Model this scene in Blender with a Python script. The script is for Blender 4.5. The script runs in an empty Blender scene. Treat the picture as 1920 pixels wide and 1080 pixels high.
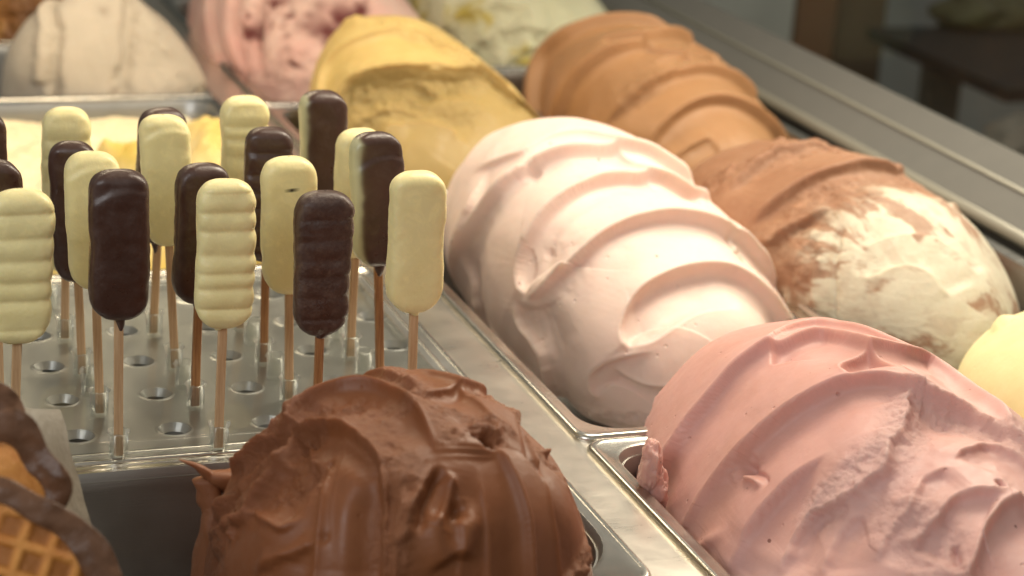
import bpy, math, random
import numpy as np
from mathutils import Matrix, Vector

# ------------------------------------------------------------------ camera, world, lamps, exposure
U = 0.04                                   # one layout unit = 4 cm (spacing of the holes in the tray)
sc = bpy.context.scene
F = 4024.5; PITCH, YAW, ROLL = .32604, .369214, .067562
CAM = np.array([-3.2646, -23.454, 8.7697])
def _rot(p, yaw, roll):
    f = np.array([math.sin(yaw)*math.cos(p), math.cos(yaw)*math.cos(p), -math.sin(p)])
    r = np.array([math.cos(yaw), -math.sin(yaw), 0]); u = np.cross(r, f)
    c, s = math.cos(roll), math.sin(roll)
    return c*r+s*u, -s*r+c*u, f
R_, U_, F_ = _rot(PITCH, YAW, ROLL)
def proj(P):
    P = np.atleast_2d(P)-CAM; d = P@F_
    return np.stack([960+F*(P@R_)/d, 540-F*(P@U_)/d], -1)
def unpy(x, y, Y):
    d = F_+R_*(x-960)/F-U_*(y-540)/F
    return CAM+(Y-CAM[1])/d[1]*d

cam = bpy.data.cameras.new('camera'); co = bpy.data.objects.new('camera', cam); sc.collection.objects.link(co)
m = Matrix.Identity(4)
for i in range(3):
    m[i][0], m[i][1], m[i][2], m[i][3] = R_[i], U_[i], -F_[i], CAM[i]*U
co.matrix_world = m
cam.sensor_width = 36; cam.lens = F/1920*36; cam.clip_start = .05; cam.clip_end = 60
cam.dof.use_dof = True; cam.dof.focus_distance = 21.5*U; cam.dof.aperture_fstop = 10.5
sc.camera = co

w = bpy.data.worlds.new('World'); sc.world = w; w.use_nodes = True
nt = w.node_tree; bg = nt.nodes['Background']
tc = nt.nodes.new('ShaderNodeTexCoord'); sep = nt.nodes.new('ShaderNodeSeparateXYZ'); nt.links.new(tc.outputs['Generated'], sep.inputs[0])
rp = nt.nodes.new('ShaderNodeValToRGB'); nt.links.new(sep.outputs['Z'], rp.inputs[0])
rp.color_ramp.elements[0].position = 0.; rp.color_ramp.elements[0].color = (.20, .18, .15, 1)
rp.color_ramp.elements[1].position = 1.; rp.color_ramp.elements[1].color = (.50, .46, .38, 1)
e = rp.color_ramp.elements.new(.35); e.color = (.78, .74, .66, 1)
nt.links.new(rp.outputs[0], bg.inputs[0]); bg.inputs[1].default_value = .56

def area(name, loc, target, size, energy, col):
    l = bpy.data.lights.new(name, 'AREA'); l.shape = 'RECTANGLE'; l.size, l.size_y = size[0]*U, size[1]*U
    l.energy = energy; l.color = col
    o = bpy.data.objects.new(name, l); sc.collection.objects.link(o)
    loc = Vector(loc); d = Vector(target)-loc
    o.location = loc*U; o.rotation_euler = d.to_track_quat('-Z', 'Y').to_euler()
    return o
# warm lamp strips in the top of the display case, an added fill strip, and daylight from the shop side
area('added_fill_lamp', (12.5, 2, 11), (7, -.5, 0), (3, 22), 4.7, (1, .87, .69))
area('added_fill_lamp', (8.5, -1., 11), (7.6, -2.0, 1), (1.6, 3.0), 1.0, (1, .89, .70))
area('added_fill_lamp', (1.5, 9, 9), (1.5, 8, 0), (6, 1.5), 1.1, (1, .82, .56))  # extra strip, added to brighten the dim vanilla cream slab
area('shop_window', (-12, -16, 12), (4, -3, 1), (12, 8), 2.6, (.96, .98, 1))
sc.view_settings.view_transform = 'Standard'; sc.view_settings.look = 'None'
sc.view_settings.exposure = 0; sc.view_settings.gamma = 1
sc.render.engine = 'CYCLES'

# ------------------------------------------------------------------ helpers
def link(o): sc.collection.objects.link(o); return o
def mesh_obj(name, verts, faces, mat, parent=None, attrs=None, smooth=True, origin=(0, 0, 0), mats=None, mi=None):
    """verts in layout units (world); becomes one mesh object with its origin at 'origin'"""
    v = (np.asarray(verts, float)-np.array(origin))*U
    me = bpy.data.meshes.new(name)
    if isinstance(faces, np.ndarray):
        k = faces.shape[1]; n = len(faces)
        me.vertices.add(len(v)); me.vertices.foreach_set('co', v.ravel())
        me.loops.add(n*k); me.loops.foreach_set('vertex_index', faces.ravel().astype(np.int32))
        me.polygons.add(n); me.polygons.foreach_set('loop_start', np.arange(0, n*k, k, dtype=np.int32))
        me.update(calc_edges=True)
    else:
        me.from_pydata(v.tolist(), [], faces)
    me.polygons.foreach_set('use_smooth', np.full(len(me.polygons), smooth))
    if attrs:
        for an, av in attrs.items():
            a = me.attributes.new(an, 'FLOAT', 'POINT'); a.data.foreach_set('value', np.asarray(av, float).ravel())
    for mm in (mats or [mat]): me.materials.append(mm)
    if mi is not None: me.polygons.foreach_set('material_index', mi)
    me.update()
    o = bpy.data.objects.new(name, me); link(o)
    if parent is not None:
        o.parent = parent; o.location = Vector(np.array(origin)*U)-Vector(parent['_o']) if False else Vector(np.array(origin)*U)-parent.location
    else:
        o.location = Vector(np.array(origin)*U)
    return o
def tag(o, label, cat, group=None):
    o['label'] = label; o['category'] = cat
    if group: o['group'] = group
    return o
def empty(name, loc, label, cat, group=None):
    o = bpy.data.objects.new(name, None); link(o); o.location = Vector(np.array(loc, float)*U); o.empty_display_size = .01
    return tag(o, label, cat, group)
def grid_faces(nv, nu, closed=True):
    i = np.arange(nv-1)[:, None]; j = np.arange(nu if closed else nu-1)[None, :]; j2 = (j+1) % nu
    return np.stack([i*nu+j, i*nu+j2, (i+1)*nu+j2, (i+1)*nu+j], -1).reshape(-1, 4)
def box(x0, x1, y0, y1, z0, z1):
    v = [(x, y, z) for z in (z0, z1) for y in (y0, y1) for x in (x0, x1)]
    return v, [(0, 2, 3, 1), (4, 5, 7, 6), (0, 1, 5, 4), (1, 3, 7, 5), (3, 2, 6, 7), (2, 0, 4, 6)]
def boxes(bs):
    V, Fc = [], []
    for b in bs:
        v, f = box(*b); n = len(V); V += v; Fc += [tuple(i+n for i in q) for q in f]
    return V, Fc
def _h(ix, iy, iz, s):
    h = (ix*374761393+iy*668265263+iz*2147483647+s*1274126177) & 0xffffffff
    h = ((h ^ (h >> 13))*1274126177) & 0xffffffff
    return ((h ^ (h >> 16)) & 0xffff)/65535.*2-1
def noise(P, fr, s=0):
    Q = P*fr+17.3; I = np.floor(Q).astype(np.int64); f = Q-I; f = f*f*f*(f*(f*6-15)+10)
    r = 0
    for a in (0, 1):
        for b in (0, 1):
            for c in (0, 1):
                wgt = (f[..., 0] if a else 1-f[..., 0])*(f[..., 1] if b else 1-f[..., 1])*(f[..., 2] if c else 1-f[..., 2])
                r = r+wgt*_h(I[..., 0]+a, I[..., 1]+b, I[..., 2]+c, s)
    return r
def fbm(P, fr, s=0, o=4, g=.5):
    r = 0; a = 1
    for k in range(o): r = r+a*noise(P, fr*2.03**k, s+k*7); a *= g
    return r
def sp(x, e): return np.sign(x)*np.abs(x)**e
def smooth_poly(pts, step):
    p = np.array(pts, float); out = []
    P = np.vstack([2*p[0]-p[1], p, 2*p[-1]-p[-2]])
    for i in range(1, len(P)-2):
        n = max(2, int(np.hypot(*(P[i+1]-P[i]))/step))
        for t in np.arange(n)/n:
            out.append(.5*((2*P[i])+(-P[i-1]+P[i+1])*t+(2*P[i-1]-5*P[i]+4*P[i+1]-P[i+2])*t*t+(-P[i-1]+3*P[i]-3*P[i+1]+P[i+2])*t**3))
    out.append(P[-2]); return np.array(out)

# ------------------------------------------------------------------ materials
class N:
    def __init__(s, name):
        s.m = bpy.data.materials.new(name); s.m.use_nodes = True; s.t = s.m.node_tree; s.b = s.t.nodes['Principled BSDF']
        s.tc = s.t.nodes.new('ShaderNodeTexCoord'); mp = s.t.nodes.new('ShaderNodeMapping')
        mp.inputs['Scale'].default_value = (1/U,)*3; s.t.links.new(s.tc.outputs['Object'], mp.inputs[0]); s.co = mp.outputs[0]
    def n(s, ty, ins={}, **kw):
        nd = s.t.nodes.new(ty)
        for k, v in kw.items(): setattr(nd, k, v)
        for k, v in ins.items():
            if isinstance(v, bpy.types.NodeSocket): s.t.links.new(v, nd.inputs[k])
            else: nd.inputs[k].default_value = v
        return nd
    def noise(s, scale, detail=4, rough=.55, co=None, dist=0):
        return s.n('ShaderNodeTexNoise', {'Vector': co or s.co, 'Scale': scale, 'Detail': detail, 'Roughness': rough, 'Distortion': dist}).outputs['Fac']
    def ramp(s, fac, els, interp='LINEAR'):
        r = s.n('ShaderNodeValToRGB', {0: fac}); cr = r.color_ramp; cr.interpolation = interp
        while len(cr.elements) < len(els): cr.elements.new(.5)
        for e, (p, c) in zip(cr.elements, els): e.position = p; e.color = (c if len(c) == 4 else (*c, 1)) if not isinstance(c, (int, float)) else (c, c, c, 1)
        return r.outputs[0]
    def mix(s, fac, a, b, bt='MIX'):
        nd = s.t.nodes.new('ShaderNodeMix'); nd.data_type = 'RGBA'; nd.blend_type = bt
        for k, v in ((0, fac), (6, a), (7, b)):
            if isinstance(v, bpy.types.NodeSocket): s.t.links.new(v, nd.inputs[k])
            else: nd.inputs[k].default_value = v if isinstance(v, (int, float)) else (*v, 1)
        return nd.outputs[2]
    def math(s, op, a, b=0.):
        return s.n('ShaderNodeMath', {0: a, 1: b}, operation=op).outputs[0]
    def attr(s, name): return s.n('ShaderNodeAttribute', attribute_name=name).outputs['Fac']
    def set(s, **kw):
        for k, v in kw.items():
            k = k.replace('_', ' ')
            if isinstance(v, bpy.types.NodeSocket): s.t.links.new(v, s.b.inputs[k])
            else: s.b.inputs[k].default_value = v if isinstance(v, (int, float)) else (*v, 1)
    def bump(s, h, dist, strength=1., prev=None):
        b = s.n('ShaderNodeBump', {'Height': h, 'Distance': dist*U, 'Strength': strength})
        if prev is not None: s.t.links.new(prev, b.inputs['Normal'])
        return b.outputs[0]
    def fin(s, normal=None):
        if normal is not None: s.t.links.new(normal, s.b.inputs['Normal'])
        return s.m

def gelato(name, base, var, tint, rough=.5, sss=.25, sss_r=(1, .6, .4), speck=None, speck_n=0., pits=.5, frost=0., wet=.4, fine=1.):
    s = N(name)
    big = s.noise(.8, 5, .6); c = s.mix(s.ramp(big, [(.38, 0), (.64, 1)]), base, var)
    c = s.mix(s.attr('tint'), c, tint)
    mott = s.noise(9, 5, .65); c = s.mix(.5, c, s.mix(s.ramp(mott, [(.3, 0), (.7, 1)]), tuple(v*.93 for v in base), tuple(min(1, v*1.05) for v in base)), 'MIX') if False else s.mix(.18, c, s.ramp(mott, [(.3, .42), (.7, .6)]), 'SOFT_LIGHT')
    if frost: # pale frozen streaks
        f = s.math('MULTIPLY', s.ramp(s.noise(5.5, 8, .72, dist=.6), [(.50, 0), (.66, 1)]), s.attr('rough'))
        c = s.mix(s.math('MULTIPLY', f, frost), c, tuple(min(1, v*1.6+.05) for v in base))
    if speck:
        vo = s.n('ShaderNodeTexVoronoi', {'Vector': s.n('ShaderNodeVectorMath', {0: s.co, 1: (1, .55, .8)}, operation='MULTIPLY').outputs[0], 'Scale': 4.2, 'Randomness': 1.})
        near = s.math('LESS_THAN', vo.outputs['Distance'], .075)
        pick = s.math('LESS_THAN', s.n('ShaderNodeSeparateColor', {0: vo.outputs['Color']}).outputs[0], speck_n)
        c = s.mix(s.math('MULTIPLY', near, s.math('MULTIPLY', pick, .8)), c, speck)
    s.set(Base_Color=c, Roughness=s.ramp(s.noise(6, 4), [(.3, rough-.08), (.7, rough+.1)]), Subsurface_Weight=sss, Subsurface_Scale=.10*U*2.5, Specular_IOR_Level=wet)
    s.b.inputs['Subsurface Radius'].default_value = sss_r
    vp = s.n('ShaderNodeTexVoronoi', {'Vector': s.co, 'Scale': 7., 'Randomness': 1.})
    pit = s.ramp(vp.outputs['Distance'], [(.0, 0), (.16, 1)])
    pk = s.math('LESS_THAN', s.n('ShaderNodeSeparateColor', {0: vp.outputs['Color']}).outputs[1], .22)
    pit2 = s.math('SUBTRACT', 1., s.math('MULTIPLY', pk, s.math('SUBTRACT', 1., pit)))
    n1 = s.bump(pit2, .014*pits, .8)
    n2 = s.bump(s.noise(14, 5, .6), .006*fine, .6, n1)
    n3 = s.bump(s.math('MULTIPLY', s.noise(9, 8, .75), s.attr('rough')), .05, .8, n2)
    return s.fin(n3)

M = {}
M['pink_pale'] = gelato('pale_pink_marshmallow_gelato', (.79, .60, .52), (.82, .64, .56), (.84, .68, .56), .5, .3, speck=(.30, .12, .09), speck_n=.20, pits=1.6)
M['pink_dusty'] = gelato('dusty_pink_gelato', (.60, .315, .26), (.64, .35, .31), (.74, .47, .43), .5, .25, speck=(.16, .05, .04), speck_n=.34, pits=2.)
M['choc'] = gelato('chocolate_gelato', (.19, .061, .020), (.22, .076, .026), (.33, .14, .068), .47, .12, speck=(.40, .2, .13), speck_n=.05, pits=.6, frost=.3, wet=.38)
M['caramel'] = gelato('caramel_gelato', (.36, .19, .085), (.39, .21, .10), (.32, .165, .075), .5, .2, pits=.3, fine=.5)
M['hazel'] = gelato('hazelnut_gelato', (.33, .175, .10), (.27, .13, .07), (.62, .57, .44), .52, .2, pits=.6, frost=.5, speck=(.15, .06, .03), speck_n=.06)
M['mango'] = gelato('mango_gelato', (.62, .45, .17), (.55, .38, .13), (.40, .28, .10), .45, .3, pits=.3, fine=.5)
M['greige'] = gelato('grey_biscuit_gelato', (.50, .43, .34), (.58, .50, .40), (.30, .22, .16), .6, .2, pits=.5, speck=(.25, .18, .12), speck_n=.35)
M['berry'] = gelato('berry_ripple_gelato', (.72, .50, .42), (.68, .38, .33), (.13, .02, .018), .45, .25, pits=.4)
M['pistachio'] = gelato('white_green_gelato', (.68, .66, .46), (.62, .60, .40), (.50, .38, .03), .5, .25, pits=.3)
M['cream'] = gelato('vanilla_cream_gelato', (.88, .76, .50), (.85, .72, .46), (.66, .48, .10), .5, .3, pits=.5)
M['lemon'] = gelato('pale_yellow_gelato', (.76, .68, .36), (.80, .72, .40), (.8, .7, .4), .5, .3, speck=(.3, .2, .1), speck_n=.1)
M['toffee'] = gelato('dark_toffee_gelato', (.26, .11, .03), (.08, .035, .015), (.40, .2, .05), .4, .1)

def steel(name, base=(.56, .54, .49), rough=.24, scratch=1., sc_=(1, 1, 1), smear=0.):
    s = N(name)
    st = s.n('ShaderNodeVectorMath', {0: s.co, 1: (1.2, 60, 60)}, operation='MULTIPLY').outputs[0]
    st2 = s.n('ShaderNodeVectorMath', {0: s.co, 1: (14, 1.1, 14)}, operation='MULTIPLY').outputs[0]
    a = s.noise(1, 3, .6, st); b = s.noise(1.5, 5, .7, st2); blot = s.noise(1.7, 5, .6)
    c = s.mix(s.ramp(blot, [(.35, 0), (.7, 1)]), tuple(v*.93 for v in base), base)
    if smear:
        c = s.mix(s.math('MULTIPLY', s.ramp(s.noise(2.3, 6, .7, dist=1.), [(.56, 0), (.68, 1)]), smear), c, (.62, .55, .48))
    s.set(Base_Color=c, Metallic=1., Roughness=s.math('ADD', s.ramp(blot, [(.3, rough-.03), (.75, rough+.05)]), s.math('MULTIPLY', a, .08)))
    return s.fin(s.bump(s.math('ADD', a, b), .006*scratch, .5))
M['steel'] = steel('pan_stainless_steel', scratch=.2, rough=.2)
M['steel_plate'] = steel('brushed_plate_steel', (.57, .57, .545), .29, .5, smear=.0)
M['steel_deck'] = steel('counter_deck_steel', (.86, .80, .70), .26, .15, smear=.22)
M['steel_dark'] = steel('worn_dark_steel', (.44, .435, .415), .34, .35)
s = N('dark_case_liner'); s.set(Base_Color=(.02, .02, .018), Roughness=.6); M['dark'] = s.fin()
def clear_plastic(name, tint=(.93, .96, .93), refl=.55, rough=.08, haze=.06):
    s = N(name); t = s.t
    fr = s.n('ShaderNodeFresnel', {'IOR': 1.5}).outputs[0]
    tr = s.n('ShaderNodeBsdfTransparent', {'Color': (*tint, 1)}); gl = s.n('ShaderNodeBsdfGlossy', {'Color': (1, 1, 1, 1), 'Roughness': rough})
    df = s.n('ShaderNodeBsdfDiffuse', {'Color': (.7, .7, .66, 1)})
    m1 = s.n('ShaderNodeMixShader', {0: haze, 1: tr.outputs[0], 2: df.outputs[0]})
    m2 = s.n('ShaderNodeMixShader', {0: s.math('MULTIPLY', fr, refl*2), 1: m1.outputs[0], 2: gl.outputs[0]})
    t.links.new(m2.outputs[0], t.nodes['Material Output'].inputs[0]); t.nodes.remove(s.b)
    return s.m
M['acrylic'] = clear_plastic('clear_acrylic', (.97, .975, .965), refl=.35, haze=.02)
M['tube'] = clear_plastic('clear_tube_plastic', tint=(.96, .97, .95), refl=.28, haze=.05, rough=.12)
M['glass'] = clear_plastic('case_window_glass', (.97, .98, .97), refl=.012, haze=.0, rough=.01)
def wood(name, base, dark, rough=.6):
    s = N(name); st = s.n('ShaderNodeVectorMath', {0: s.co, 1: (30, 30, 1.5)}, operation='MULTIPLY').outputs[0]
    f = s.noise(1, 5, .65, st); blot = s.noise(1.3, 4)
    c = s.mix(s.ramp(f, [(.35, 0), (.62, 1)]), dark, base); c = s.mix(s.ramp(blot, [(.5, 0), (.75, .5)]), c, dark)
    s.set(Base_Color=c, Roughness=rough); return s.fin(s.bump(f, .01, .5))
M['stick'] = wood('birch_stick_wood', (.62, .42, .24), (.46, .27, .13))
M['stick_dark'] = wood('syrup_soaked_stick_wood', (.46, .23, .09), (.24, .10, .035), .45)
def coating(name, base, var, rough, coat, sss=0., frost=0.):
    s = N(name); c = s.mix(s.ramp(s.noise(2.2, 5, .6), [(.35, 0), (.7, 1)]), base, var)
    if frost: c = s.mix(s.math('MULTIPLY', s.math('MULTIPLY', s.ramp(s.noise(7, 8, .75), [(.48, 0), (.64, 1)]), s.attr('rough')), frost), c, (.11, .06, .04))
    c = s.mix(s.math('MULTIPLY', s.ramp(s.noise(4.5, 7, .7, dist=.5), [(.50, 0), (.66, 1)]), .6), c, tuple(min(1, v*1.14+.02) for v in base))
    c = s.mix(s.attr('tint'), c, (.012, .006, .003) if base[0] > .3 else (.52, .50, .30))
    s.set(Base_Color=c, Roughness=s.ramp(s.noise(3.5, 6, .7), [(.35, rough-.09), (.62, rough+.2)]), Specular_IOR_Level=.5, Coat_Weight=coat, Coat_Roughness=.25, Subsurface_Weight=sss, Subsurface_Scale=.06*U*2)
    s.b.inputs['Subsurface Radius'].default_value = (1, .8, .4)
    n = s.bump(s.noise(3.2, 5, .6), .02, .5); n = s.bump(s.noise(26, 4, .7), .008, .5, n)
    n = s.bump(s.math('MULTIPLY', s.noise(8, 7, .75), s.attr('rough')), .03, .7, n)
    return s.fin(n)
M['white_choc'] = coating('white_chocolate_coating', (.84, .73, .36), (.86, .76, .40), .40, .10, .25)
M['dark_choc'] = coating('dark_chocolate_coating', (.048, .019, .012), (.062, .025, .016), .33, .2, 0., 0.8)
s = N('parchment_paper'); f = s.noise(1, 5, .6, s.n('ShaderNodeVectorMath', {0: s.co, 1: (9, 9, 2)}, operation='MULTIPLY').outputs[0])
s.set(Base_Color=s.mix(s.ramp(f, [(.35, 0), (.65, 1)]), (.40, .34, .25), (.50, .44, .34)), Roughness=.8); M['paper'] = s.fin(s.bump(f, .02, .6))
s = N('baked_waffle'); f = s.noise(3, 6, .65); f2 = s.noise(14, 6, .7)
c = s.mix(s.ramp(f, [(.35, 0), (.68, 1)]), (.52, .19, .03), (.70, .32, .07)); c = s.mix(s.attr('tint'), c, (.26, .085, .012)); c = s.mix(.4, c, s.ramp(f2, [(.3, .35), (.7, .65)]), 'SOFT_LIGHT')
s.set(Base_Color=c, Roughness=.5); M['waffle'] = s.fin(s.bump(f2, .03, .8))
s = N('chocolate_dip'); f = s.noise(4, 6, .65)
s.set(Base_Color=s.mix(s.ramp(f, [(.3, 0), (.7, 1)]), (.085, .038, .018), (.17, .085, .048)), Roughness=.36); s.set(Specular_IOR_Level=.3); M['dip'] = s.fin(s.bump(s.noise(5, 5, .6), .03, .8))

# ------------------------------------------------------------------ structure of the case: liner, deck strips, rail, glass, room beyond
def struct(name, v, f, mat, **kw):
    o = mesh_obj(name, v, f, mat, smooth=False, **kw); o['kind'] = 'structure'; return o
struct('case_floor', *boxes([(-8, 14.1, -16, 26, -3.3, -3.2)]), M['dark'])
# steel strips between the pans (tops just under the pan flanges)
deck = [(4.47, 5.28, -16, 26, -.5, -.06), (9.2, 9.75, -16, 26, -.5, -.10)]
struct('case_liner', *boxes([(13.58, 14.0, -16, 34, -.5, -.11), (14.0, 14.9, -16, 34, -.6, -.03)]), M['dark'])
deck += [(5.28, 9.2, a, b, -.5, -.10) for a, b in ((-4.30, -3.92), (4.78, 5.14), (10.05, 10.41), (19.0, 19.8))]
deck += [(9.75, 13.3, a, b, -.5, -.10) for a, b in ((-3.75, -3.39), (5.15, 5.51), (12.35, 12.71), (20.0, 20.8))]
deck += [(-5, 4.47, a, b, -.5, -.12) for a, b in ((-3.88, -3.60), (1.8, 2.15), (10.75, 11.1), (14.95, 15.3))]
struct('counter_deck', *boxes(deck), M['steel_deck'])

def rrect(x0, x1, y0, y1, r, n=10):
    pts = []
    for cx, cy, a0 in ((x1-r, y0+r, -90), (x1-r, y1-r, 0), (x0+r, y1-r, 90), (x0+r, y0+r, 180)):
        for k in range(n+1):
            a = math.radians(a0+90*k/n); pts.append((cx+r*math.cos(a), cy+r*math.sin(a)))
    return np.array(pts)
def sweep(profile, rect, n=10, cap0=False, cap1=False):
    """profile: (inset from rect, z, corner radius)"""
    x0, x1, y0, y1 = rect; rings = []
    for ins, z, r in profile:
        p = rrect(x0+ins, x1-ins, y0+ins, y1-ins, max(r, .01), n); rings.append(np.c_[p, np.full(len(p), z)])
    V = np.vstack(rings); k = len(rings[0]); f = [tuple(q) for q in grid_faces(len(rings), k).tolist()]
    if cap0: f.append(tuple(range(k))[::-1])
    if cap1: f.append(tuple(range((len(rings)-1)*k, len(rings)*k)))
    return V, f
def pan_profile(fl, ri, ro, depth):
    return [(fl+.02, -.10, ri), (0.02, -.10, ro), (0., -.075, ro), (0.0, -.03, ro), (.02, 0.005, ro), (.045, .018, ro), (.075, .008, ro), (.09, .0, ro),
            (fl-.06, .002, ri), (fl-.025, -.01, ri), (fl, -.075, ri), (fl+.03, -.2, ri), (fl+.12, -depth+.3, ri), (fl+.2, -depth+.1, ri), (fl+.4, -depth, ri)]
PANS = []
def pan(rect, label, group='stainless steel pans set in the counter', fl=.22, ri=.45, ro=.20, depth=2.4, mat='steel'):
    e = empty('steel_pan', ((rect[0]+rect[1])/2, (rect[2]+rect[3])/2, -depth), label, 'pan', group)
    v, f = sweep(pan_profile(fl, ri, ro, depth), rect, cap1=True)
    k = len(rrect(0, 1, 0, 1, .1)); n = len(v)//k
    cut = 9
    idx = [q for q in f]
    # rim and basin are told apart by their look: polished rim, worn basin
    rim = [q for q in idx if min(q) < cut*k]; bas = [q for q in idx if min(q) >= cut*k]
    mesh_obj('rim', v, rim, M[mat], e, origin=((rect[0]+rect[1])/2, (rect[2]+rect[3])/2, 0))
    mesh_obj('basin', v, bas, M['steel_dark'], e, origin=((rect[0]+rect[1])/2, (rect[2]+rect[3])/2, -depth))
    return e
pan((-4.35, 4.62, -7.45, -3.74), 'wide steel pan at the front holding the milk chocolate gelato', fl=.20, ri=1.1, ro=.35)
pan((-4.35, 4.53, 2.0, 10.9), 'steel pan of flat vanilla cream behind the ice pop holder')
pan((-4.35, 4.53, 10.96, 15.1), 'steel pan around the speckled grey gelato at upper left')
pan((-4.35, 4.53, 15.16, 19.3), 'steel pan farthest back at upper left with dark toffee gelato')
pan((5.12, 9.35, -13.1, -4.13), 'steel pan under the dusty pink gelato at lower right')
pan((5.12, 9.35, -4.07, 4.93), 'steel pan under the pale pink gelato with bright front corner')
pan((5.12, 9.35, 4.99, 10.2), 'steel pan under the yellow mango gelato')
pan((5.12, 9.35, 10.26, 19.2), 'steel pan under the pink berry ripple gelato at the back')
pan((9.6, 13.75, -12, -3.6), 'steel pan under the pale yellow gelato at right edge')
pan((9.6, 13.75, -3.54, 5.3), 'steel pan under the hazelnut and white gelato beside the rail')
pan((9.6, 13.75, 5.36, 12.5), 'steel pan under the smooth caramel gelato')
pan((9.6, 13.75, 12.56, 20.4), 'steel pan under the white and green gelato at the back')

# rail along the customer side of the case, running into the distance
def prism_y(prof, y0, y1):
    n = len(prof); V = [(x, y0, z) for x, z in prof]+[(x, y1, z) for x, z in prof]
    f = [(i, (i+1) % n, n+(i+1) % n, n+i) for i in range(n)]+[tuple(range(n))[::-1], tuple(range(n, 2*n))]
    return V, f
s = N('painted_rail_metal'); f = s.noise(2, 5, .6)
s.set(Base_Color=s.mix(s.ramp(f, [(.3, 0), (.7, 1)]), (.165, .162, .148), (.178, .174, .158)), Metallic=.2, Roughness=.5); M['rail'] = s.fin(s.bump(s.noise(18, 4), .005, .4))
s = N('rail_edge_trim'); s.set(Base_Color=(.26, .25, .205), Metallic=.3, Roughness=.45); M['trim'] = s.fin()
rail = empty('case_rail', (14.5, 5, 0), 'long grey metal rail along the glass side of the display case', 'rail')
mesh_obj('rail_body', *prism_y([(14.02, -.02), (14.02, .06), (14.10, .16), (14.50, .50), (14.53, .505), (14.56, .54), (14.93, .86), (15.0, .84), (15.0, -.02)], -12, 34), M['rail'], rail, smooth=False)
mesh_obj('edge_trim', *prism_y([(13.98, .0), (13.97, .08), (14.0, .15), (14.06, .19), (14.10, .175), (14.015, .07), (14.015, .0)], -12, 34), M['trim'], rail)
mesh_obj('seam_trim', *prism_y([(14.49, .515), (14.525, .545), (14.565, .56), (14.56, .53), (14.53, .50)], -12, 34), M['trim'], rail)
gl = empty('case_window', (15, 5, .86), 'clear upright glass pane standing on the grey rail', 'glass pane')
mesh_obj('pane', *boxes([(14.955, 14.985, -12, 34, .855, 12)]), M['glass'], gl, smooth=False)

# room seen through the glass
def flat(name, col, rough=.6, sc_=.3, var=.25):
    s = N(name); f = s.noise(sc_, 4, .6); s.set(Base_Color=s.mix(s.ramp(f, [(.3, 0), (.7, 1)]), tuple(v*(1-var) for v in col), col), Roughness=rough); return s.fin()
M['room_dark'] = flat('dark_room_wall', (.32, .35, .34)); M['room_floor'] = flat('room_floor_dark', (.06, .065, .06))
M['cab_grey'] = flat('grey_cabinet_paint', (.62, .63, .58)); M['cab_brown'] = flat('brown_wood_post', (.24, .11, .05)); M['cab_mid'] = flat('olive_brown_panel', (.17, .115, .065))
M['soft_white'] = flat('off_white_cloth', (.30, .28, .24)); M['leaf'] = flat('olive_green_bush', (.14, .14, .06), sc_=1.2, var=.6)
YB = 34
struct('room_floor', *boxes([(-30, 90, -30, 90, -26, -25)]), M['room_floor'])
struct('room_wall', *boxes([(-30, 90, 60, 61, -25, 30)]), M['room_dark'])
def bg_box(name, pxa, pxb, pyb, Y, depth, mat, label, cat, z0=-25, ztop=None):
    a = unpy(pxa, pyb, Y); b = unpy(pxb, pyb, Y); t = ztop if ztop is not None else 12
    o = mesh_obj(name, *boxes([(a[0], b[0], Y, Y+depth, z0, t)]), mat, smooth=False, origin=((a[0]+b[0])/2, Y, z0)); return tag(o, label, cat)
bg_box('cabinet', 1268, 1482, 80, 30, 3, M['cab_grey'], 'blurred pale grey cabinet beyond the glass at the top', 'cabinet')
bg_box('cabinet', 1176, 1258, 20, 31, 3, M['cab_grey'], 'small blurred blue-grey cabinet end behind the caramel gelato', 'cabinet')
bg_box('wooden_post', 1488, 1562, 80, 30.5, 1.5, M['cab_brown'], 'blurred reddish brown wooden post beside the grey cabinet', 'post')
bg_box('wardrobe', 1566, 1655, 80, 31.5, 1.5, M['cab_mid'], 'blurred olive brown wardrobe right of the wooden post', 'wardrobe')

def lumpy(name, c, r, mat, label, cat, seed, amp=.25):
    th = np.linspace(0, 2*np.pi, 40, endpoint=False)[None]; ph = np.linspace(-np.pi/2, np.pi/2, 24)[:, None]
    D = np.stack([np.cos(ph)*np.cos(th), np.cos(ph)*np.sin(th), np.sin(ph)*np.ones_like(th)], -1)
    P = np.array(c)+D*np.array(r)*(1+amp*fbm(D, 1.7, seed)[..., None])
    o = mesh_obj(name, P.reshape(-1, 3), grid_faces(24, 40), mat, origin=(c[0], c[1], c[2]-r[2])); return tag(o, label, cat)
c = unpy(1850, 15, 30); lumpy('bush', c, (1.5, 1.2, .9), M['leaf'], 'blurred olive green bush at the upper right corner', 'bush', 3, .5)
c = unpy(1912, 262, 20); lumpy('cloth_bundle', c, (.75, .7, .55), M['soft_white'], 'blurred white bundle beyond the rail at the right edge', 'cloth', 5)
bg_box('chair_back', 1742, 1800, 180, 27, .6, flat('grey_green_chair', (.085, .095, .08)), 'blurred grey-green upright chair back beyond the rail', 'chair', ztop=float(unpy(1770, 105, 27)[2]))
a = unpy(1640, 20, 29); b = unpy(1935, 135, 24)
tb = tag(mesh_obj('table_edge', *boxes([(a[0], a[0]+9, 22, 29.3, a[2]-.9, a[2]-.55)]), flat('black_table_edge', (.012, .012, .012)), smooth=False, origin=(a[0], 25, a[2]-1)), 'blurred black table edge under the green bush', 'table')

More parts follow.
